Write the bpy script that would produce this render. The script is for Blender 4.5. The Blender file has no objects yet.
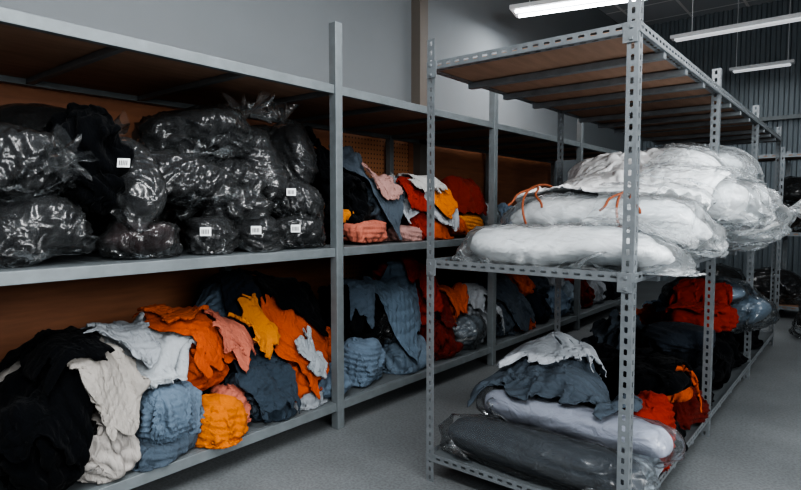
import bpy, math, random, time
import numpy as np
from mathutils import Vector, Matrix
random.seed(7); rng=np.random.default_rng(11)
S=bpy.context.scene
COL=S.collection

# ------------------------------------------------------------------ materials
def lin(h):
    h=h.lstrip('#'); o=[]
    for i in (0,2,4):
        c=int(h[i:i+2],16)/255; o.append(c/12.92 if c<=.04045 else ((c+.055)/1.055)**2.4)
    return (*o,1)
MC={}
def base(name):
    m=bpy.data.materials.new(name); m.use_nodes=True
    nt=m.node_tree; return m,nt,nt.nodes['Principled BSDF']
def N(nt,t,**k):
    n=nt.nodes.new(t)
    for a,b in k.items(): setattr(n,a,b)
    return n
def mixc(nt,fac,a,b):
    n=nt.nodes.new('ShaderNodeMix'); n.data_type='RGBA'
    for s,v in ((0,fac),(6,a),(7,b)):
        if isinstance(v,(int,float,tuple)): n.inputs[s].default_value=v
        else: nt.links.new(v,n.inputs[s])
    return n.outputs[2]
def noise(nt,scale,detail=4,rough=.55,sc=None,typ=None,dist=0):
    tc=N(nt,'ShaderNodeTexCoord'); n=N(nt,'ShaderNodeTexNoise')
    if typ: n.noise_type=typ
    n.inputs['Scale'].default_value=scale; n.inputs['Detail'].default_value=detail; n.inputs['Roughness'].default_value=rough
    n.inputs['Distortion'].default_value=dist
    if sc:
        mp=N(nt,'ShaderNodeMapping'); mp.inputs['Scale'].default_value=sc
        nt.links.new(tc.outputs['Object'],mp.inputs['Vector']); nt.links.new(mp.outputs[0],n.inputs['Vector'])
    else: nt.links.new(tc.outputs['Object'],n.inputs['Vector'])
    return n.outputs['Fac']
def bump(nt,b,h,strength,dist=.01,prev=None):
    n=N(nt,'ShaderNodeBump'); n.inputs['Strength'].default_value=strength; n.inputs['Distance'].default_value=dist
    nt.links.new(h,n.inputs['Height'])
    if prev: nt.links.new(prev.outputs[0],n.inputs['Normal'])
    if b: nt.links.new(n.outputs[0],b.inputs['Normal'])
    return n
def ramp(nt,fac,stops):
    r=N(nt,'ShaderNodeValToRGB'); e=r.color_ramp.elements
    e[0].position,e[0].color=stops[0]; e[1].position,e[1].color=stops[1]
    nt.links.new(fac,r.inputs[0]); return r.outputs[0]
def fabric(hexc,rough=1.0,sheen=.03):
    key=('f',hexc)
    if key in MC: return MC[key]
    m,nt,b=base('fabric_'+hexc.strip('#'))
    c=lin(hexc); d=tuple(x*.82 for x in c[:3])+(1,)
    nt.links.new(mixc(nt,noise(nt,5,3),d,c),b.inputs['Base Color'])
    b.inputs['Roughness'].default_value=rough; b.inputs['Sheen Weight'].default_value=sheen
    b.inputs['Specular IOR Level'].default_value=.06
    p=bump(nt,None,noise(nt,9,4,sc=(1,2.6,1.3),dist=1.4),.8,.02)
    bump(nt,b,noise(nt,240,3),.35,.002,prev=p)
    MC[key]=m; return m
def plastic(milky=.1,name='clear_plastic',gl_mul=1.0,rough=.17):
    key=('p',name)
    if key in MC: return MC[key]
    m=bpy.data.materials.new(name); m.use_nodes=True; nt=m.node_tree; nt.nodes.clear()
    out=N(nt,'ShaderNodeOutputMaterial'); tr=N(nt,'ShaderNodeBsdfTransparent'); gl=N(nt,'ShaderNodeBsdfGlossy'); df=N(nt,'ShaderNodeBsdfDiffuse')
    tr.inputs[0].default_value=(.95,.97,.98,1); gl.inputs['Roughness'].default_value=rough; df.inputs[0].default_value=(.82,.86,.88,1)
    p=bump(nt,None,noise(nt,5.5,4,typ='RIDGED_MULTIFRACTAL',dist=1.0,sc=(.45,1.8,1.8)),1,.028)
    bp=bump(nt,None,noise(nt,15,3,typ='RIDGED_MULTIFRACTAL',dist=.8,sc=(1.5,.6,.9)),.55,.006,prev=p)
    for x in (gl,df): nt.links.new(bp.outputs[0],x.inputs['Normal'])
    fr=N(nt,'ShaderNodeFresnel'); fr.inputs[0].default_value=1.45; nt.links.new(bp.outputs[0],fr.inputs['Normal'])
    ma=N(nt,'ShaderNodeMath',operation='MULTIPLY_ADD'); ma.inputs[1].default_value=gl_mul; ma.inputs[2].default_value=.012; ma.use_clamp=True
    nt.links.new(fr.outputs[0],ma.inputs[0])
    m1=N(nt,'ShaderNodeMixShader'); m1.inputs[0].default_value=milky; nt.links.new(tr.outputs[0],m1.inputs[1]); nt.links.new(df.outputs[0],m1.inputs[2])
    m2=N(nt,'ShaderNodeMixShader'); nt.links.new(ma.outputs[0],m2.inputs[0]); nt.links.new(m1.outputs[0],m2.inputs[1]); nt.links.new(gl.outputs[0],m2.inputs[2])
    nt.links.new(m2.outputs[0],out.inputs[0]); MC[key]=m; return m
def simple(name,hexc,rough=.6,metal=0,var=.8,scale=5,bs=.1,emit=None,sc=None):
    if name in MC: return MC[name]
    m,nt,b=base(name); c=lin(hexc)
    nt.links.new(mixc(nt,noise(nt,scale,5,sc=sc),tuple(x*var for x in c[:3])+(1,),c),b.inputs['Base Color'])
    b.inputs['Roughness'].default_value=rough; b.inputs['Metallic'].default_value=metal
    if bs: bump(nt,b,noise(nt,scale*6,4,sc=sc),bs,.004)
    if emit:
        b.inputs['Emission Color'].default_value=lin(hexc); b.inputs['Emission Strength'].default_value=emit
    MC[name]=m; return m
STEEL=simple('galvanised_steel','#979da1',.42,.5,.5,18,.1)
STEELP=simple('grey_painted_steel','#7f8689',.5,.25,.6,13,.08)
WOOD=simple('brown_plywood','#a06a4a',.6,0,.4,3,.15,sc=(1,1,9))
DECK=simple('shelf_plywood','#b8937c',.65,0,.5,4,.15,sc=(6,1,1))
DECKG=simple('grey_shelf_panel','#6d7376',.55,.2,.7,6,.1)
PEG,nt,b=base('pegboard')
tc=N(nt,'ShaderNodeTexCoord'); vm=N(nt,'ShaderNodeVectorMath',operation='SCALE'); vm.inputs['Scale'].default_value=1/.045; nt.links.new(tc.outputs['Object'],vm.inputs[0])
fr=N(nt,'ShaderNodeVectorMath',operation='FRACTION'); nt.links.new(vm.outputs[0],fr.inputs[0])
sb=N(nt,'ShaderNodeVectorMath',operation='SUBTRACT'); sb.inputs[1].default_value=(.5,.5,.5); nt.links.new(fr.outputs[0],sb.inputs[0])
mu=N(nt,'ShaderNodeVectorMath',operation='MULTIPLY'); mu.inputs[1].default_value=(0,1,1); nt.links.new(sb.outputs[0],mu.inputs[0])
ln=N(nt,'ShaderNodeVectorMath',operation='LENGTH'); nt.links.new(mu.outputs[0],ln.inputs[0])
nt.links.new(ramp(nt,ln.outputs['Value'],[(.15,lin('#38231a')),(.22,lin('#a3704f'))]),b.inputs['Base Color']); b.inputs['Roughness'].default_value=.6
WALL=simple('painted_wall_grey','#777d81',.85,0,.88,1.2,.05)
CONC,nt,b=base('concrete_floor')
c1=mixc(nt,noise(nt,1.6,7,.65),lin('#5f6365'),lin('#85898b')); c2=ramp(nt,noise(nt,70,3),[(.35,(.4,.4,.4,1)),(.6,(1,1,1,1))])
mx=N(nt,'ShaderNodeMix'); mx.data_type='RGBA'; mx.blend_type='MULTIPLY'; mx.inputs[0].default_value=.5
nt.links.new(c1,mx.inputs[6]); nt.links.new(c2,mx.inputs[7]); nt.links.new(mx.outputs[2],b.inputs['Base Color']); b.inputs['Roughness'].default_value=.5
bump(nt,b,noise(nt,60,4),.1,.003)
CEIL,nt,b=base('ceiling_tiles')
tc=N(nt,'ShaderNodeTexCoord'); br=N(nt,'ShaderNodeTexBrick'); br.offset=0; br.inputs['Scale'].default_value=1
br.inputs['Brick Width'].default_value=.9; br.inputs['Row Height'].default_value=.9; br.inputs['Mortar Size'].default_value=.025
br.inputs['Color1'].default_value=lin('#c6cdd2'); br.inputs['Color2'].default_value=lin('#bac1c7'); br.inputs['Mortar'].default_value=lin('#f8fafb')
nt.links.new(tc.outputs['Object'],br.inputs['Vector']); nt.links.new(br.outputs[0],b.inputs['Base Color']); b.inputs['Roughness'].default_value=.9
CORR=simple('corrugated_sheet','#788288',.5,.1,.85,2,.05)
WHITE=simple('white_enamel','#d8dcde',.4,0,.95,3,0)
TUBE=simple('lamp_tube','#f4f8ff',.4,0,1,3,0,emit=12)
TUBE2=simple('lamp_tube_dim','#e6eaee',.4,0,1,3,0,emit=.4)

# ------------------------------------------------------------------ mesh helpers
def mkobj(name,verts,faces,mats,fm=None,smooth=False,parent=None,loc=None):
    me=bpy.data.meshes.new(name); me.from_pydata([tuple(map(float,v)) for v in verts],[],[tuple(map(int,f)) for f in faces])
    return fin(me,name,mats,fm,smooth,parent,loc)
def fin(me,name,mats,fm,smooth,parent,loc):
    if not isinstance(mats,(list,tuple)): mats=[mats]
    for m in mats: me.materials.append(m)
    if fm is not None: me.polygons.foreach_set('material_index',np.array(fm,dtype=np.int32))
    if smooth: me.polygons.foreach_set('use_smooth',np.ones(len(me.polygons),dtype=bool))
    me.update(); o=bpy.data.objects.new(name,me); COL.objects.link(o)
    if loc is not None: o.location=loc
    if parent: o.parent=parent
    return o
def fastobj(name,verts,quads,caps,mats,fm,parent=None,loc=None):
    me=bpy.data.meshes.new(name); nq=len(quads)
    lp=np.concatenate([quads.ravel()]+[np.array(c) for c in caps]).astype(np.int32)
    tot=np.concatenate([np.full(nq,4),np.array([len(c) for c in caps],dtype=int)]).astype(np.int32)
    st=np.concatenate([[0],np.cumsum(tot)[:-1]]).astype(np.int32)
    me.vertices.add(len(verts)); me.vertices.foreach_set('co',np.ascontiguousarray(verts,dtype=np.float32).ravel())
    me.loops.add(len(lp)); me.loops.foreach_set('vertex_index',lp)
    me.polygons.add(len(tot)); me.polygons.foreach_set('loop_start',st)
    try: me.polygons.foreach_set('loop_total',tot)
    except Exception: pass
    me.update(calc_edges=True); me.validate()
    return fin(me,name,mats,fm,True,parent,loc)
def empty(name,loc=(0,0,0)):
    o=bpy.data.objects.new(name,None); o.location=loc; COL.objects.link(o); return o
class MB:
    def __init__(s): s.v=[]; s.f=[]; s.m=[]
    def box(s,a,b,mi=0):
        x0,y0,z0=[min(p,q) for p,q in zip(a,b)]; x1,y1,z1=[max(p,q) for p,q in zip(a,b)]
        n=len(s.v); s.v+=[(x0,y0,z0),(x1,y0,z0),(x1,y1,z0),(x0,y1,z0),(x0,y0,z1),(x1,y0,z1),(x1,y1,z1),(x0,y1,z1)]
        for f in ((0,3,2,1),(4,5,6,7),(0,1,5,4),(1,2,6,5),(2,3,7,6),(3,0,4,7)):
            s.f.append(tuple(n+i for i in f)); s.m.append(mi)
    def obox(s,p0,p1,w,h,mi=0):
        p0=Vector(p0);p1=Vector(p1);d=(p1-p0).normalized(); up=Vector((0,0,1)) if abs(d.z)<.9 else Vector((1,0,0))
        a=d.cross(up).normalized(); c=a.cross(d).normalized(); n=len(s.v)
        for p in (p0,p1):
            for i,j in ((-1,-1),(1,-1),(1,1),(-1,1)): s.v.append(tuple(p+a*i*w/2+c*j*h/2))
        for f in ((0,1,2,3),(7,6,5,4),(0,4,5,1),(1,5,6,2),(2,6,7,3),(3,7,4,0)):
            s.f.append(tuple(n+i for i in f)); s.m.append(mi)
    def obj(s,name,mats,parent=None,bev=0,**k):
        o=mkobj(name,s.v,s.f,mats,s.m,parent=parent,**k)
        if bev:
            b=o.modifiers.new('bevel','BEVEL'); b.width=bev; b.segments=2; b.limit_method='ANGLE'
        return o
def slotted(s,p0,p1,da,db,w=.04,per=.045):
    p0=Vector(p0);p1=Vector(p1);L=(p1-p0).length; d=(p1-p0)/L; n=max(1,round(L/per)); pr=L/n
    for dd in (Vector(da),Vector(db)):
        for k in range(n):
            o=p0+d*(k*pr); b0=len(s.v)
            R=[(0,0),(.5,0),(1,0),(1,.5),(1,1),(.5,1),(0,1),(0,.5)]
            for u,v in R: s.v.append(tuple(o+d*u*pr+dd*v*w))
            hl,hw=.28,.15
            Hh=[(.5-hl*.8,.5-hw),(.5,.5-hw),(.5+hl*.8,.5-hw),(.5+hl,.5),(.5+hl*.8,.5+hw),(.5,.5+hw),(.5-hl*.8,.5+hw),(.5-hl,.5)]
            for u,v in Hh: s.v.append(tuple(o+d*u*pr+dd*v*w))
            for i in range(8):
                j=(i+1)%8; s.f.append((b0+i,b0+j,b0+8+j,b0+8+i)); s.m.append(0)

# ------------------------------------------------------------------ room
X0,X1,Y0,Y1,H=-3.9,3.6,-3.2,12.0,5.0
m=MB(); m.box((X0-.15,Y0-.15,-.12),(X1+.15,Y1+.15,0)); m.obj('floor',CONC)
m=MB(); m.box((X0-.15,Y0-.15,H),(X1+.15,Y1+.15,H+.1)); m.obj('ceiling',CEIL)
m=MB(); m.box((X0-.15,Y0-.15,0),(X0,Y1+.15,H)); m.obj('wall_left',WALL)
m=MB(); m.box((X1,Y0-.15,0),(X1+.15,Y1+.15,H)); m.obj('wall_right',WALL)
m=MB(); m.box((X0,Y0-.15,0),(X1,Y0,H)); m.obj('wall_front',WALL)
v=[];f=[]; x=X0; prof=[(0,0),(.05,0),(.07,.035),(.13,.035),(.15,0)]
xs=[]
while x<X1:
    for dx,dy in prof[:-1]: xs.append((min(x+dx,X1),Y1-dy))
    x+=.15
xs.append((X1,Y1))
for a,bb in xs: v+=[(a,bb,0),(a,bb,H)]
for i in range(len(xs)-1): f.append((2*i,2*i+2,2*i+3,2*i+1))
mkobj('wall_back',v,f,CORR)
m=MB(); m.box((X0,4.98,0),(X0+.12,5.12,H)); m.obj('wall_column',simple('column_paint','#6a655f',.7,0,.85,2,.05))
m=MB(); m.box((X0,Y1-.12,2.95),(X1,Y1-.04,3.02)); m.obj('trim_1',STEELP)
m=MB(); m.box((X0+.005,-3,0.02),(X0+.03,3.75,2.24)); m.box((X0+.005,4.9,0.02),(X0+.03,8.5,2.24)); m.obj('plywood_wall_panel',WOOD)
m=MB(); m.box((X0+.005,3.76,0.02),(X0+.03,4.89,2.24)); m.obj('pegboard_wall_panel',PEG)
m=MB()
for yy in (-2.4,-.8,.8,2.4): m.box((X1-.04,yy-.03,1.6),(X1-.005,yy+.03,3.6))
for zz in (1.6,2.6,3.6): m.box((X1-.04,-2.43,zz-.03),(X1-.005,2.43,zz+.03))
m.box((X1-.02,-2.4,1.6),(X1-.012,2.4,3.6),1)
m.obj('added_key_window',[WHITE,simple('glowing_key_pane','#dfeaf5',.3,0,1,2,0,emit=2.0)])  # out-of-view window, added with a glowing pane to light the goods

# ------------------------------------------------------------------ lamps
def lamp(p0,p1,w=.22,pw=45,tube=None):
    p0=Vector(p0);p1=Vector(p1); e=empty('fluorescent_lamp',tuple((p0+p1)/2)); c=(p0+p1)/2
    d=(p1-p0).normalized(); s=d.cross(Vector((0,0,1))).normalized()
    m=MB(); m.obox(p0-c+Vector((0,0,.04)),p1-c+Vector((0,0,.04)),w,.05)
    for k in (-.4,.4):
        q=(p1-p0)*k; m.obox(q+Vector((0,0,.06)),q+Vector((0,0,H-c.z)),.012,.012)
    m.obj('housing',WHITE,parent=e,bev=.008)
    m=MB()
    for t in (-1,1):
        m.obox(p0-c+d*.05+s*t*w*.25,p1-c-d*.05+s*t*w*.25,.03,.03)
    m.obj('tubes',tube or TUBE,parent=e,bev=.01)
    L=bpy.data.lights.new('lamp_light','AREA'); L.shape='RECTANGLE'; L.size=(p1-p0).length; L.size_y=w; L.energy=pw; L.color=(1,1,1)
    o=bpy.data.objects.new('lamp_light',L); COL.objects.link(o); o.parent=e; o.location=(0,0,-.03); o.rotation_euler=(0,0,math.atan2(d.y,d.x))
lamp((-3.5,6.5,3.8),(-1.5,7.0,3.8),.36,55)
lamp((-2.3,9,3.82),(.4,9,3.82),.16,6,TUBE2)
lamp((-1.9,11.1,3.7),(-1.0,11.1,3.7),.16,4,TUBE2)
lamp((-1.9,2.6,3.9),(0.6,2.6,3.9),.3,75)
lamp((-1.2,-.4,3.9),(1.2,-.4,3.9),.3,150)  # unseen fixture behind the camera, added for soft frontal key light
lamp((1.2,5.0,3.9),(3.0,5.0,3.9),.3,25)
lamp((.9,9.5,3.9),(3.0,9.5,3.9),.3,35)
L=bpy.data.lights.new('added_key_light','AREA'); L.shape='RECTANGLE'; L.size=4.6; L.size_y=1.9; L.energy=290; L.color=(1,.99,.97)  # area light of the added window, brightens the shelves from the right
o=bpy.data.objects.new('added_key_light',L); COL.objects.link(o); o.location=(X1-.08,0,2.6); o.rotation_euler=(math.radians(90),0,math.radians(90))
W=bpy.data.worlds.new('w'); S.world=W; W.use_nodes=True; W.node_tree.nodes['Background'].inputs[0].default_value=(.3,.35,.4,1); W.node_tree.nodes['Background'].inputs[1].default_value=.3

# ------------------------------------------------------------------ long wall shelving (left)
FX,BX=-2.60,-3.83
sh=empty('long_storage_shelf')
ys=[-1.34,.61,2.56,4.50,6.46,8.41]
m=MB()
for y in ys:
    for x in (FX,BX+.03):
        m.box((x-.03,y-.03,0),(x+.03,y+.03,2.55 if x==FX else 2.35))
m.obj('posts',STEELP,parent=sh,bev=.004)
m=MB(); LV=[.17,1.16,2.17]
for z in LV:
    for x in (FX-.005,BX+.03): m.box((x-.02,ys[0],z-.055),(x+.02,ys[-1],z))
    y=ys[0]
    while y<ys[-1]:
        m.box((FX-.02,y-.018,z-.05),(BX+.05,y+.018,z-.019)); y+=.65 if z>2 else .975
m.obj('beams',STEELP,parent=sh,bev=.003)
for z in LV:
    m=MB()
    for a,b_ in zip(ys[:-1],ys[1:]): m.box((FX-.026,a+.003,z-.018),(BX+.05,b_-.003,z))
    m.obj('deck',DECK if z>2 else DECKG,parent=sh)

# ------------------------------------------------------------------ slotted angle rack
rk=empty('slotted_angle_rack')
RX0,RX1=-1.73,-.715; RY=[2.34,3.89,5.44,6.99]; RT=2.24
m=MB()
for y in RY:
    sy=1 if y<6.9 else -1
    slotted(m,(RX0,y,0),(RX0,y,RT),(1,0,0),(0,sy,0),.045)
    slotted(m,(RX1,y,0),(RX1,y,RT),(-1,0,0),(0,sy,0),.045)
o=m.obj('posts',STEEL,parent=rk); md=o.modifiers.new('s','SOLIDIFY'); md.thickness=.003; md.offset=0
m=MB(); RL=[.13,1.13,2.11]
for z in RL:
    for i,y in enumerate(RY):
        dy=(0,1,0) if i<3 else (0,-1,0); yy=y-.003 if i<3 else y+.003
        slotted(m,(RX0,yy,z-.02),(RX1,yy,z-.02),(0,0,1),dy,.04,.05)
    slotted(m,(RX0-.003,RY[0],z-.02),(RX0-.003,RY[-1],z-.02),(0,0,1),(1,0,0),.04,.05)
    slotted(m,(RX1+.003,RY[0],z-.02),(RX1+.003,RY[-1],z-.02),(0,0,1),(-1,0,0),.04,.05)
o=m.obj('beams',STEEL,parent=rk); md=o.modifiers.new('s','SOLIDIFY'); md.thickness=.003; md.offset=0
g_=MB()
for z in RL:
    m=MB()
    for a,b_ in zip(RY[:-1],RY[1:]):
        m.box((RX0+.006,a+.006,z-.015),(RX1-.006,b_-.006,z))
        for k in range(1,4):
            y=a+(b_-a)*k/4; g_.box((RX0+.004,y-.02,z-.05),(RX1-.004,y+.02,z-.018))
    m.obj('deck',DECK if z>2 else DECKG,parent=rk)
g_.obj('cross_supports',STEEL,parent=rk,bev=.003)
m=MB()
for z in RL[1:]:
    for x,sx in ((RX0,1),(RX1,-1)):
        m.box((x+sx*.002,RY[0]-.009,z-.06),(x+sx*.06,RY[0]-.006,z+.02))
        for bz in (-.045,-.0): m.box((x+sx*.02,RY[0]-.016,z+bz-.006),(x+sx*.032,RY[0]-.009,z+bz+.006))
m.obj('gusset_plates',STEEL,parent=rk,bev=.001)
fr_=empty('slotted_angle_rack'); 
m=MB(); d=MB(); fx=[-2.1,-.9,.3,1.5]
for x in fx:
    for y,sy in ((8.8,1),(9.5,-1)): slotted(m,(x,y,0),(x,y,2.2),(1,0,0),(0,sy,0),.045,.09)
for z in (.15,1.1,2.1):
    for y,sy in ((8.8,1),(9.5,-1)): slotted(m,(fx[0],y,z-.03),(fx[-1],y,z-.03),(0,0,1),(0,sy,0),.045,.09)
    d.box((fx[0],8.81,z-.015),(fx[-1],9.49,z))
o=m.obj('frame',STEEL,parent=fr_); md=o.modifiers.new('s','SOLIDIFY'); md.thickness=.003
d.obj('decks',DECK,parent=fr_)

# ------------------------------------------------------------------ soft goods: cloth relaxation
def norm_all(q,P,ax):
    P=P[:,None,None]
    a=np.abs(q[...,0])+1e-6; b_=np.abs(q[...,1])+1e-6; c=np.abs(q[...,2])+1e-6
    r=np.sqrt(b_**2+c**2)
    return (a**P+r**P)**(1/P) if ax else (a**P+b_**P+c**P)**(1/P)
def lump(q,K,PH,A):
    n=q/(np.linalg.norm(q,axis=-1,keepdims=True)+1e-6); s=0
    for i in range(K.shape[1]): s=s+np.sin(np.einsum('bijk,bk->bij',n,K[:,i])+PH[:,i,None,None])
    return 1+A[:,None,None]*s/1.5
def blur(a,k):
    for _ in range(k): a=(a+np.roll(a,1,1)+np.roll(a,-1,1)+np.roll(a,1,2)+np.roll(a,-1,2))/5
    return a
def pair(a,b_,rest,k):
    d=b_-a; l=np.sqrt((d*d).sum(-1))+1e-7; return d*((l-rest)/l*k)[...,None]
def constrain(P,r1,r2,kb,closed,iters):
    rb1=r1[:,1:]+r1[:,:-1]; rb2=(r2+np.roll(r2,-1,2)) if closed else r2[:,:,1:]+r2[:,:,:-1]
    for _ in range(iters):
        for o_ in (0,1):
            a=P[:,o_:-1:2]; b_=P[:,o_+1::2]; c=pair(a,b_,r1[:,o_::2],.5); P[:,o_:-1:2]+=c; P[:,o_+1::2]-=c
        for o_ in (0,1):
            if closed:
                Q=np.roll(P,-o_,2); rr=np.roll(r2,-o_,2); a=Q[:,:,0::2]; b_=Q[:,:,1::2]; c=pair(a,b_,rr[:,:,0::2],.5); Q[:,:,0::2]+=c; Q[:,:,1::2]-=c; P=np.roll(Q,o_,2)
            else:
                a=P[:,:,o_:-1:2]; b_=P[:,:,o_+1::2]; c=pair(a,b_,r2[:,:,o_::2],.5); P[:,:,o_:-1:2]+=c; P[:,:,o_+1::2]-=c
        c=pair(P[:,:-2],P[:,2:],rb1,.25)*kb; P[:,:-2]+=c; P[:,2:]-=c
        if closed:
            Q=np.roll(P,-2,2); c=pair(P,Q,rb2,.25)*kb; P=P+c; P-=np.roll(c,2,2)
        else:
            c=pair(P[:,:,:-2],P[:,:,2:],rb2,.25)*kb; P[:,:,:-2]+=c; P[:,:,2:]-=c
    return P
def seedfolds(X,wl,r):
    D=X.shape[-1]; d=r.normal(0,1,D); d/=np.linalg.norm(d); w=0
    for _ in range(4):
        k=r.normal(0,1,D); k/=np.linalg.norm(k); w=w+np.sin((X@k)*r.uniform(4,11)+r.uniform(0,6.3))
    return np.sin(2*math.pi*((X@d)+.035*w)/wl)
def simulate(items,closed,n1,n2,steps=50,iters=6):
    B=len(items)
    if not closed:
        u=np.linspace(-1,1,n1); U,V=np.meshgrid(u,u,indexing='ij'); r=np.maximum(abs(U),abs(V)); a=np.arctan2(V,U)
        th=np.array([it.get('cov',2.1) for it in items])[:,None,None]*r
        D=np.stack([np.sin(th)*np.cos(a),np.sin(th)*np.sin(a),np.cos(th)],-1)
    else:
        ph=np.linspace(.10,math.pi-.10,n1); aa=np.arange(n2)/n2*2*math.pi; PHI,AA=np.meshgrid(ph,aa,indexing='ij')
        D=np.stack([np.cos(PHI),np.sin(PHI)*np.cos(AA),np.sin(PHI)*np.sin(AA)],-1)[None].repeat(B,0)
    get=lambda k,d:np.array([it.get(k,d) for it in items])
    R=get('r',0)[:,None,None,:]; p=get('p',2.3); K=rng.normal(0,2.2,(B,4,3)); PH=rng.uniform(0,6.28,(B,4)); A=get('lump',.09)
    lo=get('lo',.70)[:,None,None]; hi=get('hi',1.14)[:,None,None]
    zf=np.array([it.get('floor',-9)-it['c'][2] for it in items])[:,None,None]
    zc=np.array([it.get('ceil',99)-it['c'][2] for it in items])[:,None,None]
    q=D/norm_all(D,p,closed)[...,None]; q=q*lump(q,K,PH,A)[...,None]; P0=q*R
    ex1=np.array([it['ex'][0] for it in items])[:,None,None]; ex2=np.array([it['ex'][1] for it in items])[:,None,None]
    var=blur(rng.normal(0,1,(B,n1,n2)),6); var=var/(var.std()+1e-9)
    f1=1+(ex1-1)*np.clip(1+.5*var,.2,2); f2=1+(ex2-1)*np.clip(1-.5*var,.2,2)
    nl=lambda a,b_: np.linalg.norm(a-b_,axis=-1)
    r1=(nl(P0[:,1:],P0[:,:-1])*f1[:,1:]).astype(np.float32)
    r2=(nl(np.roll(P0,-1,2),P0)*f2 if closed else nl(P0[:,:,1:],P0[:,:,:-1])*f2[:,:,1:]).astype(np.float32)
    kb=get('kb',.06)[:,None,None,None]
    nz=blur(rng.normal(0,1,(B,n1,n2)),5 if not closed else 2); nz/=nz.std()
    mid=(lo+hi)[...,None]/2; na=get('na',.07)[:,None,None,None]
    nz=nz[...,None]*na
    if not closed:
        for i in range(B): nz[i,...,0]=nz[i,...,0]*.5+.15*seedfolds(P0[i],rng.uniform(.08,.12),rng)+.07*seedfolds(P0[i],.09,rng)
    P=P0*(mid+nz); P=(P+rng.normal(0,.001,P.shape)).astype(np.float32); Pp=P.copy()
    for s in range(steps):
        vel=(P-Pp)*.85; Pp=P.copy(); P=P+vel; P[...,2]-=.0005
        P=constrain(P,r1,r2,kb,closed,iters)
        q=P/R; sn=norm_all(q,p,closed)/lump(q,K,PH,A)
        low=sn<lo
        if not closed:
            P=np.where(low[...,None],.3*P+.7*Pp,P).astype(np.float32)
        fac=np.where(low,lo/sn,np.where(sn>hi,hi/sn,1.0)); P=(P*fac[...,None]).astype(np.float32)
        P[...,2]=np.minimum(np.maximum(P[...,2],zf+.004),zc)
    nc1,nc2=32,48
    ph=np.linspace(.02,math.pi-.02,nc1); aa=np.arange(nc2)/nc2*2*math.pi; PHI,AA=np.meshgrid(ph,aa,indexing='ij')
    Dc=np.stack([np.cos(PHI),np.sin(PHI)*np.cos(AA),np.sin(PHI)*np.sin(AA)],-1)[None].repeat(B,0)
    qc=Dc/norm_all(Dc,p,closed)[...,None]; qc=qc*(lump(qc,K,PH,A)*lo*(.9 if closed else .96))[...,None]; C=qc*R
    return P,C
def up1(P,ax,wrap):
    if wrap: g=lambda k:np.roll(P,-k,ax)
    else:
        Pd=np.concatenate([np.take(P,[0],ax),P,np.take(P,[-1,-1],ax)],ax); n=P.shape[ax]
        g=lambda k:np.take(Pd,np.arange(1+k,1+k+n),ax)
    mid=(-g(-1)+9*g(0)+9*g(1)-g(2))/16
    out=np.stack([P,mid],ax+1); sh_=list(P.shape); sh_[ax]*=2; out=out.reshape(sh_)
    return out if wrap else np.take(out,np.arange(sh_[ax]-1),ax)
def upsample(P,wrap): return up1(up1(P,0,False),1,wrap)
def soften(P,k):
    for _ in range(k):
        Q=P.copy(); Q[1:-1]=(P[:-2]+2*P[1:-1]+P[2:])/4; P=Q.copy(); Q[:,1:-1]=(P[:,:-2]+2*P[:,1:-1]+P[:,2:])/4; P=Q
    return P
def gnormals(P,wrap):
    d1=np.gradient(P,axis=0); d2=(np.roll(P,-1,1)-np.roll(P,1,1)) if wrap else np.gradient(P,axis=1)
    n=np.cross(d1,d2); n/=(np.linalg.norm(n,axis=-1,keepdims=True)+1e-9); return n
def foldfield(P,wl,warp=.05,kind='fold',nset=2,fd=None):
    r=rng; tot=0
    W_=[(r.normal(0,1,3),r.uniform(0,6.28),r.uniform(4,11)) for _ in range(4)]
    wv=sum(np.sin((P@(k/np.linalg.norm(k)))*f_+p_) for k,p_,f_ in W_)
    for s in range(nset):
        d=r.normal(0,1,3) if fd is None or s else np.array(fd,float); d/=np.linalg.norm(d); w=wl*(.6**s)
        k2=r.normal(0,1,3); k2/=np.linalg.norm(k2)
        wp=warp if (fd is None or s) else .009
        ph=(P@d+wp*wv*(1 if s==0 else -.7))/w*math.pi
        if kind=='fold': h=np.sqrt(np.sin(ph)**2+.02)-.65
        else: h=(1-np.abs(np.sin(ph)))**1.5-.3
        mask=.25+.75*(.5+.5*np.sin((P@k2)*8+s*2+wv)) if (fd is None or s) else .7+.3*np.sin((P@k2)*12)
        tot=tot+h*mask*((.45 if kind=='fold' else .6)**s)
    return tot
def qgrid(n1,n2,wrap,off):
    i,j=np.meshgrid(np.arange(n1-1),np.arange(n2 if wrap else n2-1),indexing='ij'); k=(j+1)%n2
    return np.stack([off+i*n2+j,off+(i+1)*n2+j,off+(i+1)*n2+k,off+i*n2+k],-1).reshape(-1,4)
HF={}
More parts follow.
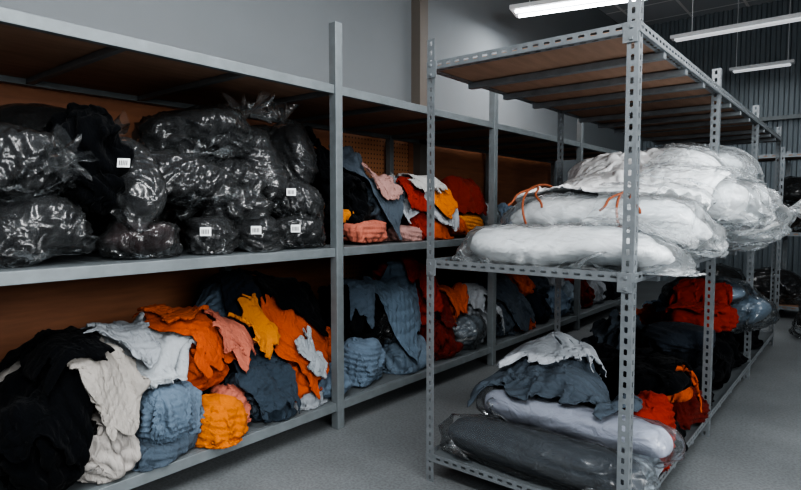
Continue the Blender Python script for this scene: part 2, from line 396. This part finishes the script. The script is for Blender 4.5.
class Field:
    def __init__(s,x0,x1,y0,y1,deck,inside): 
        s.x0,s.y0=x0-1,y0-1; s.c=.02; s.nx=int((x1-x0+2)/s.c); s.ny=int((y1-y0+2)/s.c); s.h=np.full((s.nx,s.ny),0.0)
        X=s.x0+(np.arange(s.nx)+.5)*s.c; Y=s.y0+(np.arange(s.ny)+.5)*s.c
        s.m=(X[:,None]>inside[0])&(X[:,None]<inside[1])&(Y[None]>inside[2])&(Y[None]<inside[3]); s.h[s.m]=deck; s.deck=deck; s.prep()
    def add(s,v):
        i=((v[:,0]-s.x0)/s.c).astype(int); j=((v[:,1]-s.y0)/s.c).astype(int); ok=(i>=0)&(i<s.nx)&(j>=0)&(j<s.ny)&(v[:,2]>s.deck-.005); np.maximum.at(s.h,(i[ok],j[ok]),v[ok,2])
    def prep(s):
        h=s.h
        for _ in range(1): h=np.maximum.reduce([h]+[np.roll(np.roll(h,a,0),b_,1) for a in (-1,0,1) for b_ in (-1,0,1)])
        h2=(h+np.roll(h,1,0)+np.roll(h,-1,0)+np.roll(h,1,1)+np.roll(h,-1,1))/5
        s.hs=np.maximum(s.h,np.where(h-h2>.15,h,h2))
    def at(s,x,y):
        fx=np.clip((x-s.x0)/s.c-.5,0,s.nx-1.01); fy=np.clip((y-s.y0)/s.c-.5,0,s.ny-1.01); i=fx.astype(int); j=fy.astype(int); a=fx-i; b_=fy-j; i1=np.minimum(i+1,s.nx-1); j1=np.minimum(j+1,s.ny-1)
        return (s.hs[i,j]*(1-a)+s.hs[i1,j]*a)*(1-b_)+(s.hs[i,j1]*(1-a)+s.hs[i1,j1]*a)*b_
HF['LL']=Field(-3.85,-2.5,.4,6,.17,(-3.85,-2.57,-9,99)); HF['LM']=Field(-3.85,-2.5,.4,6,1.16,(-3.85,-2.57,-9,99))
HF['RB']=Field(-1.8,-.6,2.3,7,.13,(-1.75,-.70,2.32,9)); HF['RM']=Field(-1.8,-.6,2.3,7,1.13,(-1.75,-.70,2.32,9))
def build(items,closed,n1,n2):
    P,C=simulate(items,closed,n1,n2)
    for it,p,c in zip(items,P,C):
        near=it['c'][1]<5.2 and it['c'][0]>-3.3
        p=p.astype(float)
        if near: p=upsample(p,closed)
        a1,a2=p.shape[:2]; nn=gnormals(soften(p,3),closed); 
        if (nn*p).sum()<0: nn=-nn
        rm=min(it['r'])
        if closed:
            h=foldfield(p,it.get('wl',.055),.03,'crinkle',3); p=p+nn*(h*min(.016,rm*.12)*it.get('fa',1))[...,None]
        else:
            h=foldfield(p,it.get('wl',.085),.03,'fold',3,fd=it.get('fd')); p=p+nn*(h*min(.028,rm*.2)*it.get('fa',1))[...,None]
        cn=gnormals(c,True); 
        if (cn*c).sum()<0: cn=-cn
        hb=foldfield(c,.09,.03,'fold',2); c=c+cn*(hb*min(.02,rm*.12)*(it.get('fa',1) if it.get('body') else .2))[...,None]
        v=[p.reshape(-1,3)]; quads=[qgrid(a1,a2,closed,0)]; caps=[]
        if closed: caps+= [np.arange(a2),(a1-1)*a2+np.arange(a2)[::-1]]
        n0=len(v[0]); nq0=len(quads[0])
        if it.get('tail'):
            sgn=it['tail']; rx=it['r'][0]*1.04; nr,na=9,60; t=np.linspace(0,1,nr)[:,None]; a=(np.arange(na)/na*2*math.pi)[None]
            rad=(.02+.085*t**1.2)*(1+.4*t*np.sin(7*a+t)+.25*t*np.sin(13*a+2)); T=np.stack([sgn*(rx-.02+.13*t+.03*t*np.sin(5*a)),rad*np.cos(a),rad*np.sin(a)*.8+.02*t+0*a],-1)
            v.append(T.reshape(-1,3)); quads.append(qgrid(nr,na,True,n0)); n0+=nr*na; nq0+=len(quads[-1])
        v.append(c.reshape(-1,3)); quads.append(qgrid(c.shape[0],c.shape[1],True,n0))
        bi=1 if it.get('body') else 0
        fm=np.concatenate([np.zeros(nq0,int),np.full(len(quads[-1]),bi),np.zeros(len(caps),int)])
        v=np.vstack(v)
        M=np.array(Matrix.Rotation(it.get('rot',0),3,'Z')@Matrix.Rotation(it.get('tilt',0),3,'Y')); v=v@M.T
        cx,cy,cz=it['c']; fl=it.get('floor',-9)-cz; v[:,2]=np.maximum(v[:,2],fl+.003)
        if 'ceil' in it: v[:,2]=np.minimum(v[:,2],it['ceil']-cz)
        if cx<-2.4: v[:,0]=np.maximum(v[:,0],-3.74-cx)
        wv=v+np.array(it['c'])
        key=('L' if cx<-2.2 else 'R'); reg=key+(('L' if key=='L' else 'B') if cz<1.1 else 'M')
        if cy<7 : HF[reg].add(wv)
        mats=[it['mat']]+([it['body']] if it.get('body') else [])
        it['obj']=fastobj(it['name'],v,np.vstack(quads),caps,mats,fm,loc=it['c'],parent=it.get('parent'))
def drape(sheets,n=64,steps=60):
    B=len(sheets); u=np.linspace(-.5,.5,n); U,V=np.meshgrid(u,u,indexing='ij')
    P=np.zeros((B,n,n,3)); r1=np.zeros((B,n-1,n)); r2=np.zeros((B,n,n-1)); kb=np.zeros((B,1,1,1))
    n2=blur(rng.normal(0,1,(B,n,n)),30); n2/=n2.std(); n3=blur(rng.normal(0,1,(B,n,n)),30); n3/=n3.std()
    for i,s in enumerate(sheets):
        c=s['comp']; c2=s.get('comp2',c); ca,sa=math.cos(s['rot']),math.sin(s['rot'])
        rnd=1-.14*(U*U+V*V)*2; a_=.022 if c>.8 else .03
        X=U*rnd*s['sx']*c+a_*n2[i]; Y=V*rnd*s['sy']*c2+a_*n3[i]
        P[i,...,0]=s['x']+ca*X-sa*Y; P[i,...,1]=s['y']+sa*X+ca*Y
        h=s['f'].at(P[i,...,0],P[i,...,1]); h=np.maximum(h,s['f'].deck)
        XY=np.stack([X,Y],-1); amp=.026 if c<.8 else .008
        P[i,...,2]=h+.035+amp*seedfolds(XY,rng.uniform(.07,.10),rng)+.6*amp*seedfolds(XY,.085,rng)+.3*amp*seedfolds(XY,.05,rng)
        r1[i]=s['sx']/(n-1); r2[i]=s['sy']/(n-1); kb[i]=s.get('kb',.08)
    r1=r1.astype(np.float32); r2=r2.astype(np.float32); P=P.astype(np.float32); Pp=P.copy()
    for st in range(steps):
        vel=(P-Pp)*.85; Pp=P.copy(); P=P+vel; P[...,2]-=.0008
        P=constrain(P,r1,r2,kb,False,4)
        for i,s in enumerate(sheets):
            x,y=P[i,...,0],P[i,...,1]; h=s['f'].at(x,y)+.014; pen=P[i,...,2]<h
            nearf=P[i,...,2]<h+.05
            P[i,...,2]=np.where(pen,np.minimum(h,P[i,...,2]+.03),P[i,...,2])
            k=np.where(pen,.02,np.where(nearf,.2,1.0))
            P[i,...,0]=Pp[i,...,0]+k*(x-Pp[i,...,0]); P[i,...,1]=Pp[i,...,1]+k*(y-Pp[i,...,1])
            if 'ceil' in s: P[i,...,2]=np.minimum(P[i,...,2],s['ceil'])
    for i,s in enumerate(sheets):
        p=upsample(soften(P[i].astype(float),1),False); c=np.array([s['x'],s['y'],p[...,2].mean()])
        nn=gnormals(soften(p,3),False); nn*=np.sign(nn[...,2].sum()+1e-9); h=foldfield(p,.065,.03,'fold' if not s.get('pl') else 'crinkle',3)+.6; p=p+nn*(h*(.013 if not s.get('pl') else .009))[...,None]
        v=(p-c).reshape(-1,3); a1,a2=p.shape[:2]; q=qgrid(a1,a2,False,0)
        s['f'].add(p.reshape(-1,3))
        o=fastobj(s['name'],v,q,[],[s['mat']],np.zeros(len(q),int),loc=tuple(c),parent=s.get('parent'))
        if not s.get('pl'):
            md=o.modifiers.new('thick','SOLIDIFY'); md.thickness=.005
PA={k:empty(n) for k,n in (('LL','clothing_pile'),('LM','clothing_pile'),('RB','clothing_pile'))}
G=[];Cc=[];SH=[]
def g(name,col,x,y,z,rx,ry,rz,rot=None,floor=None,**k):
    fl=floor
    if fl is None: fl = .17 if (x<-2.2 and z<1.1) else 1.16 if x<-2.2 else .13 if z<1.05 else 1.13
    reg='LL' if (x<-2.2 and z<1.1) else 'LM' if x<-2.2 else 'RB'
    d=dict(name=name,mat=fabric(col),c=(x,y,z),r=(rx,ry,rz),rot=random.uniform(-.4,.4) if rot is None else rot,floor=fl,ex=random.choice([(1.7,1.2),(1.2,1.7),(1.5,1.5),(1.6,1.35)]),kb=random.choice([.05,.09,.14]),cov=random.uniform(1.8,2.3),p=2.4,parent=PA[reg])
    if x<-2.2 and z<1.1: d['ceil']=1.09
    d.update(k); G.append(d); return d
BODY_BLK=fabric('#0b0c0f')
def bag(name,body,x,y,z,rx,ry,rz,rot=0,tilt=0,tail=0,floor=None,milky=.03,pn='clear_plastic',rough=.2,gm=.8,**k):
    fl=floor
    if fl is None: fl = .17 if (x<-2.2 and z<1.1) else 1.16 if x<-2.2 else .13 if z<1.05 else 1.13
    d=dict(name=name,mat=plastic(milky,pn,gm,rough),body=body,c=(x,y,z),r=(rx,ry,rz),rot=rot,tilt=tilt,floor=fl,tail=tail,ex=(1.25,1.4),kb=.06,lo=.88,hi=1.13,p=2.4,lump=.13)
    if z<1.1 and y<7: d['parent']=PA['LL' if x<-2.2 else 'RB']
    if x<-2.2 and z>1.1: d['ceil']=2.10
    d.update(k); Cc.append(d); return d
def sheet(order,reg,name,col,x,y,sx,sy,rot=None,**k):
    d=dict(order=order,reg=reg,f=HF[reg],name=name,mat=fabric(col) if isinstance(col,str) else col,x=x,y=y,sx=sx,sy=sy,rot=random.uniform(-.6,.6) if rot is None else rot,parent=PA.get(reg),comp=.58)
    if reg=='LL': d['ceil']=1.08
    d.update(k); SH.append(d); return d
FD=dict(fd=(.12,.15,1),wl=.034,fa=.85,p=2.6,lo=.84,hi=1.12,ex=(1.25,1.25),lump=.1,cov=2.3)

BLK='#0e1013';CHAR='#22262b';SLATE='#3f474f';BLUEG='#647382';GREY='#8d9297';BEIGE='#a09c98';ORG='#ac5029';BORG='#bd6c28';YORG='#b8742e';SAL='#ac6858';RED='#882a1c';DRED='#5c211b';NAVY='#1c222b'
# lower left heap, bay 1
g('black_garment',BLK,-2.80,.93,.40,.22,.2,.22)
g('black_garment',BLK,-2.9,1.12,.62,.22,.17,.11)
g('beige_garment',BEIGE,-2.72,1.16,.34,.15,.16,.16)
g('light_grey_garment','#a1a6aa',-3.1,1.42,.60,.28,.34,.18)
g('light_grey_garment','#9298a0',-2.95,1.5,.50,.22,.2,.18)
g('beige_garment','#a8a4a0',-3.15,1.05,.58,.25,.25,.18)
g('folded_blue_grey_garment',BLUEG,-2.76,1.47,.38,.17,.17,.18,rot=.2,**FD)
g('folded_slate_garment','#4d5863',-2.72,1.44,.23,.15,.19,.06,rot=0,**FD)
g('orange_garment',ORG,-2.98,1.72,.57,.24,.24,.18)
g('salmon_garment',SAL,-2.8,1.88,.32,.16,.13,.11)
g('folded_orange_garment',BORG,-2.69,1.73,.28,.15,.16,.12,rot=.25,**FD)
g('yellow_orange_garment',YORG,-2.9,2.14,.42,.15,.15,.10)
g('dark_grey_garment',SLATE,-2.82,2.02,.36,.14,.13,.13)
g('dark_grey_garment','#39434d',-2.72,2.1,.25,.14,.18,.08)
g('slate_garment','#566472',-3.2,2.0,.66,.2,.24,.14)
g('navy_garment',NAVY,-3.3,2.3,.80,.25,.3,.17)
g('black_garment','#121418',-3.08,2.55,.66,.2,.22,.23)
g('orange_garment',ORG,-2.85,2.38,.34,.2,.25,.15)
g('orange_garment',ORG,-2.95,2.68,.5,.15,.12,.16)
g('grey_garment',GREY,-2.72,2.4,.22,.12,.15,.06)
g('grey_garment',BLUEG,-2.72,2.62,.3,.12,.12,.12)
# bay 2
g('folded_blue_grey_garment',BLUEG,-2.80,2.97,.33,.16,.18,.18,rot=.1,**FD)
g('black_garment','#15181c',-3.1,3.15,.65,.25,.3,.27)
g('blue_grey_garment','#62707d',-2.8,3.48,.28,.18,.28,.15)
bag('bagged_clothes',BODY_BLK,-2.95,3.45,.57,.24,.22,.18)
g('red_garment',RED,-3.0,3.78,.66,.2,.22,.2)
g('red_garment',RED,-3.05,3.7,.88,.2,.25,.12)
g('dark_red_garment',DRED,-2.8,3.92,.34,.18,.18,.17)
g('orange_garment',ORG,-2.95,4.2,.56,.2,.2,.16)
g('grey_garment','#7e8286',-2.88,4.6,.46,.2,.26,.26)
bag('bagged_clothes',fabric('#5b636a'),-2.76,4.3,.33,.18,.2,.18,tilt=.2)
for i,y in enumerate(np.arange(5.0,8.3,.42)):
    g('grey_garment',[SLATE,ORG,NAVY,BLUEG,'#7b8790',DRED,GREY,CHAR][i%8],-2.85,y,.36,.2,.24,.2)
    g('folded_garment',[BLUEG,ORG,SLATE,GREY,RED,BLUEG,ORG,NAVY][i%8],-3.0,y+.2,.62,.22,.24,.14)
for i,y in enumerate(np.arange(.7,8.2,.62)):
    g('dark_garment',[CHAR,SLATE,NAVY,BLK][i%4],-3.45,y,.42,.25,.36,.3)
# mid left shelf : bagged black clothes
def lab(d,n,w=.055,h=.045): d['label']=(n,w,h); return d
bag('bagged_clothes',BODY_BLK,-2.84,.93,1.33,.24,.2,.16,rot=1.2)
bag('bagged_clothes',BODY_BLK,-2.92,.86,1.60,.24,.2,.16,rot=.4,tail=1)
g('black_garment',BLK,-2.90,1.19,1.67,.17,.17,.25,floor=1.16,kb=.05,ex=(1.8,1.4))
lab(bag('bagged_clothes',BODY_BLK,-2.83,1.38,1.56,.25,.15,.15,rot=.3,tilt=.9),(.75,-.6,.35))
bag('bagged_clothes',BODY_BLK,-3.05,1.86,1.85,.34,.25,.19,rot=1.0,tilt=-.35,tail=1)
bag('bagged_clothes',BODY_BLK,-2.96,1.72,1.58,.27,.24,.15,rot=1.3)
bag('bagged_clothes',BODY_BLK,-2.93,2.20,1.68,.28,.16,.16,rot=.2,tilt=1.15,tail=-1)
bag('bagged_clothes',BODY_BLK,-2.93,2.50,1.74,.26,.15,.15,rot=.1,tilt=1.2,tail=-1)
bag('bagged_clothes',BODY_BLK,-2.90,2.03,1.58,.2,.13,.12,rot=.5,tilt=.5)
bag('bagged_clothes',fabric('#2a1718'),-2.8,1.40,1.27,.22,.17,.11,rot=1.5)
lab(bag('bagged_clothes',BODY_BLK,-2.78,1.78,1.27,.17,.16,.12,rot=1.2),(.75,-.65,.1))
bag('bagged_clothes',BODY_BLK,-2.85,2.02,1.42,.21,.17,.12,rot=1.1,tail=-1)
lab(bag('bagged_clothes',BODY_BLK,-2.76,2.08,1.27,.15,.17,.11,rot=.2),(.75,-.65,.1))
lab(bag('bagged_clothes',BODY_BLK,-2.78,2.38,1.27,.21,.16,.11,rot=1.4),(.75,-.65,.1))
lab(bag('bagged_clothes',BODY_BLK,-2.84,2.40,1.47,.21,.16,.12,rot=1.2,tilt=.2),(.75,-.65,.2))
for y,z in ((.8,1.4),(1.5,1.45),(2.2,1.45),(2.85,1.42)):
    bag('bagged_clothes',BODY_BLK,-3.4,y,z,.34,.26,.26,rot=1.4)
for y,z in ((1.15,1.78),(2.45,1.82),(2.85,1.72)):
    bag('bagged_clothes',BODY_BLK,-3.3,y,z,.26,.2,.17,rot=1.1,tail=1)
# mid left, bay 2: loose garments
g('black_garment',BLK,-2.95,2.92,1.44,.22,.2,.26)
g('slate_garment',SLATE,-2.95,3.22,1.47,.24,.22,.2)
g('light_grey_garment','#9da3a8',-3.0,3.75,1.49,.22,.28,.18)
g('light_grey_garment','#8a8f94',-2.95,4.05,1.44,.2,.18,.16)
g('folded_salmon_garment',SAL,-2.77,3.0,1.25,.15,.24,.08,rot=.1,**FD)
g('folded_pink_garment','#a2807a',-2.77,3.42,1.23,.15,.18,.06,rot=-.1,**FD)
g('yellow_orange_garment',YORG,-2.82,2.85,1.37,.10,.12,.05)
g('red_garment',RED,-2.8,3.66,1.3,.16,.14,.12)
g('orange_garment',ORG,-2.74,3.82,1.25,.14,.15,.09)
g('dark_red_garment',DRED,-3.0,4.5,1.5,.24,.32,.17)
g('folded_yellow_orange_garment',YORG,-2.83,4.4,1.28,.14,.2,.10,**FD)
g('orange_garment',ORG,-2.8,4.15,1.27,.15,.2,.09)
g('dark_grey_garment',SLATE,-3.3,3.5,1.45,.25,.5,.25)
for i,y in enumerate(np.arange(4.8,8.2,.45)):
    if i%2==0: bag('bagged_clothes',fabric('#b9bec2'),-2.9,y,1.32,.2,.24,.16,rot=.3)
    else: g('folded_garment',[GREY,BLUEG,ORG,SLATE][i%4],-2.9,y,1.33,.2,.24,.17)
# rack, middle shelf : wrapped white fabric
WF=fabric('#e9eaeb'); MP=plastic(.12,'milky_plastic',.7,.3); mk=dict(milky=.12,pn='milky_plastic',hi=1.16,lo=.9,ex=(1.2,1.4),kb=.06,lump=.09,fa=1.15,wl=.075)
wb=[]
wb.append(bag('wrapped_white_fabric_roll',WF,-1.16,2.57,1.235,.58,.2,.105,p=3.4,rot=-.03,**mk))
wb.append(bag('wrapped_white_fabric_roll',WF,-1.02,2.9,1.36,.60,.22,.13,p=3.0,rot=.06,tilt=.06,**mk))
bag('wrapped_white_fabric_roll',WF,-1.2,3.2,1.25,.5,.3,.12,p=3,**mk)
wb.append(bag('wrapped_white_fabric_roll',WF,-.95,3.35,1.46,.55,.25,.14,p=3,rot=-.05,**mk))
bag('wrapped_white_fabric_roll',WF,-1.1,3.7,1.62,.42,.25,.12,p=2.6,**mk)
bag('wrapped_white_fabric_roll',WF,-.85,3.9,1.40,.5,.26,.2,p=2.6,tail=1,**mk)
bag('wrapped_white_fabric_roll',WF,-.95,4.4,1.38,.5,.28,.24,p=2.6,**mk)
bag('wrapped_white_fabric_roll',WF,-1.0,4.25,1.70,.4,.25,.13,p=2.6,**mk)
bag('wrapped_white_fabric_roll',WF,-1.1,5.0,1.36,.5,.28,.22,p=2.6,**mk)
bag('bagged_clothes',fabric('#777d82'),-1.1,5.8,1.35,.5,.28,.2)
bag('bagged_clothes',fabric('#4d545a'),-1.1,6.5,1.35,.45,.28,.2)
# rack, bottom shelf
rl=dict(p=4.5,ex=(1.12,1.3),lump=.04,fa=.9,wl=.08,kb=.08,lo=.95,hi=1.11,pn='wrap_plastic',milky=.04,rough=.25,gm=.7)
bag('wrapped_fabric_roll',fabric('#3a4047'),-1.18,2.49,.245,.56,.13,.11,rot=0,**rl)
bag('wrapped_fabric_roll',fabric('#a8abb8'),-1.12,2.70,.36,.54,.12,.1,rot=-.04,**rl)
g('slate_garment','#4a535c',-1.28,2.84,.46,.34,.18,.08,rot=0)
g('light_grey_garment','#a2a7ac',-1.32,2.98,.56,.22,.16,.08,rot=.2)
g('grey_garment','#8d949b',-.80,2.68,.25,.12,.16,.10)
g('folded_red_garment',RED,-.84,3.02,.32,.15,.22,.16,rot=.1,**FD)
g('black_garment',BLK,-.84,3.25,.22,.14,.2,.08)
g('orange_garment',ORG,-.86,3.45,.42,.18,.2,.07)
g('black_garment',BLK,-.88,3.3,.48,.2,.24,.06)
g('black_garment','#17191d',-1.25,3.45,.35,.3,.35,.2)
g('folded_red_garment',DRED,-.88,3.7,.25,.18,.2,.11,**FD)
for i,(col,z) in enumerate(((BLK,.2),(CHAR,.33),('#1d2126',.46),('#2c323a',.57))):
    g('folded_black_garment',col,-.96,4.12,z,.25,.24,.07,rot=random.uniform(-.15,.15),**FD)
g('folded_red_garment',RED,-.95,4.65,.62,.26,.28,.1,rot=.1,**FD)
g('black_garment',BLK,-.95,4.6,.35,.26,.32,.2)
bag('bagged_clothes',fabric('#6b7b8a'),-.95,4.98,.76,.3,.28,.11)
bag('bagged_clothes',fabric('#5c6b79'),-.86,5.4,.55,.3,.25,.16)
g('black_garment',BLK,-1.0,5.3,.3,.28,.3,.16)
bag('bagged_clothes',fabric('#5c6b79'),-1.0,6.0,.6,.33,.3,.2)
g('black_garment',BLK,-1.0,6.1,.3,.3,.35,.16)
g('dark_grey_garment',SLATE,-1.40,4.3,.4,.25,.35,.25)
g('orange_garment',ORG,-1.42,5.0,.4,.25,.3,.22)
g('blue_grey_garment',BLUEG,-1.42,5.7,.4,.25,.3,.22)
for x,y,z in ((-1.6,9.15,1.33),(-.95,9.15,1.33),(-.3,9.12,1.35),(-.65,9.15,1.68),(.3,9.15,1.35)):
    bag('bagged_clothes',BODY_BLK,x,y,z,.3,.26,.22,floor=1.1)
for x in (-1.6,-.9,-.2,.5): bag('bagged_clothes',BODY_BLK,x,9.15,.4,.32,.28,.24,floor=.15)
bag('black_rubbish_bag',BODY_BLK,-.35,7.6,.3,.25,.25,.3,floor=0)
t0=time.time()
build(G,False,52,52)
build(Cc,True,44,56)
print('SIM',time.time()-t0,len(G),len(Cc))
# loose garments draped over the piles, in layers
s=sheet
s(0,'LL','light_grey_garment','#a4a9ad',-3.03,1.42,1.25,1.0); s(0,'LL','black_garment',BLK,-2.78,.90,.95,.75)
s(1,'LL','beige_garment','#98948f',-2.75,1.15,.85,.5,rot=.3); s(2,'LL','black_garment',BLK,-2.90,1.03,.9,.5,rot=.15)
s(3,'LL','light_grey_garment','#989da2',-2.92,1.35,.7,.5,rot=-.4)
s(1,'LL','orange_garment',ORG,-2.97,1.76,.95,.75,rot=.3); s(3,'LL','orange_garment','#b2592f',-3.02,1.66,.5,.45)
s(2,'LL','salmon_garment','#a86554',-2.82,1.94,.6,.42); s(0,'LL','slate_garment','#566472',-3.15,2.02,.9,.8)
s(0,'LL','dark_grey_garment','#39434d',-2.74,2.10,.65,.6,rot=0); s(2,'LL','yellow_orange_garment',YORG,-2.84,2.14,.36,.32)
s(1,'LL','navy_garment',NAVY,-3.25,2.3,1.0,.85); s(2,'LL','black_garment',BLK,-3.06,2.55,.95,.8)
s(1,'LL','orange_garment',ORG,-2.82,2.44,.7,.65); s(2,'LL','light_grey_garment','#8f959a',-2.70,2.42,.32,.26)
s(1,'LL','blue_grey_garment','#5c6b79',-2.80,3.45,.7,.9); s(2,'LL','slate_garment','#4d5965',-2.87,3.05,.45,.4)
s(0,'LL','black_garment','#15181c',-3.05,3.2,.9,.8); s(1,'LL','red_garment',RED,-2.95,3.8,.9,.65); s(0,'LL','dark_red_garment',DRED,-2.80,3.95,.5,.5)
s(1,'LL','orange_garment',ORG,-2.9,4.2,.7,.6); s(0,'LL','grey_garment','#85898d',-2.84,4.6,.9,.8); s(1,'LL','slate_garment',SLATE,-2.82,5.2,.9,.9)
s(1,'LM','slate_garment','#4b545d',-2.94,3.25,.95,.8); s(0,'LM','light_grey_garment','#a3a8ad',-2.92,3.8,1.0,1.1)
s(1,'LM','red_garment',RED,-2.78,3.58,.45,.4); s(1,'LM','orange_garment',BORG,-2.72,3.9,.45,.4); s(1,'LM','dark_red_garment','#6e2418',-2.95,4.45,.95,.85)
s(0,'LM','black_garment',BLK,-2.95,2.90,.7,.65); s(2,'LM','off_white_garment','#a9a8a6',-2.88,3.78,.75,.6); s(2,'LM','pink_garment','#9a7a74',-2.76,3.2,.35,.35)
s(0,'RB','slate_garment','#4a535c',-1.24,2.84,1.45,.8,rot=0); s(1,'RB','light_grey_garment','#a9aeb4',-1.32,2.98,.95,.75,rot=.3)
s(0,'RB','orange_garment',ORG,-.88,3.5,.6,.55); s(1,'RB','black_garment',BLK,-.94,3.32,.75,.55); 
s(0,'RB','red_garment',RED,-.97,4.65,.75,.7); s(1,'RB','black_garment','#17191d',-1.25,3.5,.95,.85)
pk=dict(pl=True,comp=.85,kb=.15)
s(1,'RB','plastic_sheet',plastic(),-.97,5.1,.8,.7,**pk)
s(0,'RM','white_fabric_sheet',WF,-1.05,3.3,1.35,1.3,rot=.03,comp=.78)
s(1,'RM','plastic_sheet',MP,-.78,2.75,.6,.7,rot=0,**pk); s(1,'RM','plastic_sheet',MP,-.72,3.3,.6,.7,rot=0,**pk); s(1,'RM','plastic_sheet',MP,-.8,4.1,.8,.9,rot=.1,**pk)
rmp=empty('plastic_wrapping')
SH.sort(key=lambda q:q['order'])
done=[]
for q in SH:
    if q['parent'] is None: q['parent']=rmp
    L_=0; rq=.42*max(q['sx'],q['sy'])*max(q['comp'],.65)+.06
    for d_ in done:
        if d_['reg']==q['reg'] and math.hypot(d_['x']-q['x'],d_['y']-q['y'])<rq+d_['rq']: L_=max(L_,d_['layer']+1)
    q['layer']=L_; q['rq']=rq; done.append(q)
t0=time.time(); nl_=max(q['layer'] for q in SH)+1
for ly in range(nl_):
    for k in HF: HF[k].prep()
    drape([q for q in SH if q['layer']==ly])
print('DRAPE',time.time()-t0,len(SH),nl_)
# labels
LAB=simple('paper_label','#d9dcdc',.6,0,.95,3,0); INK=simple('label_ink','#202224',.6,0,.9,3,0)
for it in Cc:
    if 'label' not in it: continue
    n,w,h=it['label']; n=Vector(n).normalized()
    M=Matrix.Rotation(it['rot'],3,'Z')@Matrix.Rotation(it['tilt'],3,'Y'); nl=M.transposed()@n; r=it['r']
    t=1/math.sqrt(sum((nl[i]/r[i])**2 for i in range(3))); p=n*t*1.15
    up=Vector((0,0,1)); sd=up.cross(n).normalized(); u=n.cross(sd)
    m=MB()
    def quad(a0,a1,b0,b1,off,mi):
        k=len(m.v)
        for a,b_ in ((a0,b0),(a1,b0),(a1,b1),(a0,b1)): m.v.append(tuple(p+sd*a+u*b_+n*(off-(a*a)*2)))
        m.f.append((k,k+1,k+2,k+3)); m.m.append(mi)
    quad(-w/2,0,-h/2,h/2,0,0); quad(0,w/2,-h/2,h/2,0,0)
    for k in range(5): quad(-w*.35+k*.008,-w*.35+k*.008+.004,-h*.3,h*.25,.0015,1)
    mkobj('barcode_label',m.v,m.f,[LAB,INK],m.m,parent=it['obj'])
CORD=simple('brown_cord','#8a4a2c',.7,0,.8,20,.1)
def cord(it,xl,rad=.006):
    cu=bpy.data.curves.new('cord','CURVE'); cu.dimensions='3D'; cu.bevel_depth=rad; cu.bevel_resolution=2
    sp=cu.splines.new('POLY'); n=40; sp.points.add(n-1); sp.use_cyclic_u=True
    r=it['r']; M=Matrix.Rotation(it['rot'],3,'Z')@Matrix.Rotation(it['tilt'],3,'Y')
    for i in range(n):
        a=i/n*6.2832; q=M@Vector((xl+.02*math.sin(a*2),r[1]*1.15*math.cos(a),max(r[2]*1.18*math.sin(a),it['floor']-it['c'][2]+.008))); sp.points[i].co=(*q,1)
    for s_ in (-1,1):
        sp=cu.splines.new('POLY'); sp.points.add(9)
        for i in range(10):
            t=i/9; a=2.0+t*.9; q=M@Vector((xl+s_*.09*t+.01*math.sin(9*t),-r[1]*1.18*abs(math.cos(a)),r[2]*1.2*math.sin(a))); sp.points[i].co=(*q,1)
    cu.materials.append(CORD); o=bpy.data.objects.new('cord',cu); COL.objects.link(o); o.parent=it['obj']
cord(wb[1],-.34); cord(wb[1],.12)

# ------------------------------------------------------------------ camera
cam=bpy.data.cameras.new('camera'); co=bpy.data.objects.new('camera',cam); COL.objects.link(co)
cam.sensor_width=36; cam.lens=575/801*36; cam.clip_start=.05
co.location=(0,0,1.4); yaw=math.atan2(.631,.776); co.rotation_euler=(math.radians(90-3.5),0,yaw)
S.camera=co
S.view_settings.look='AgX - High Contrast'
S.view_settings.exposure=.08
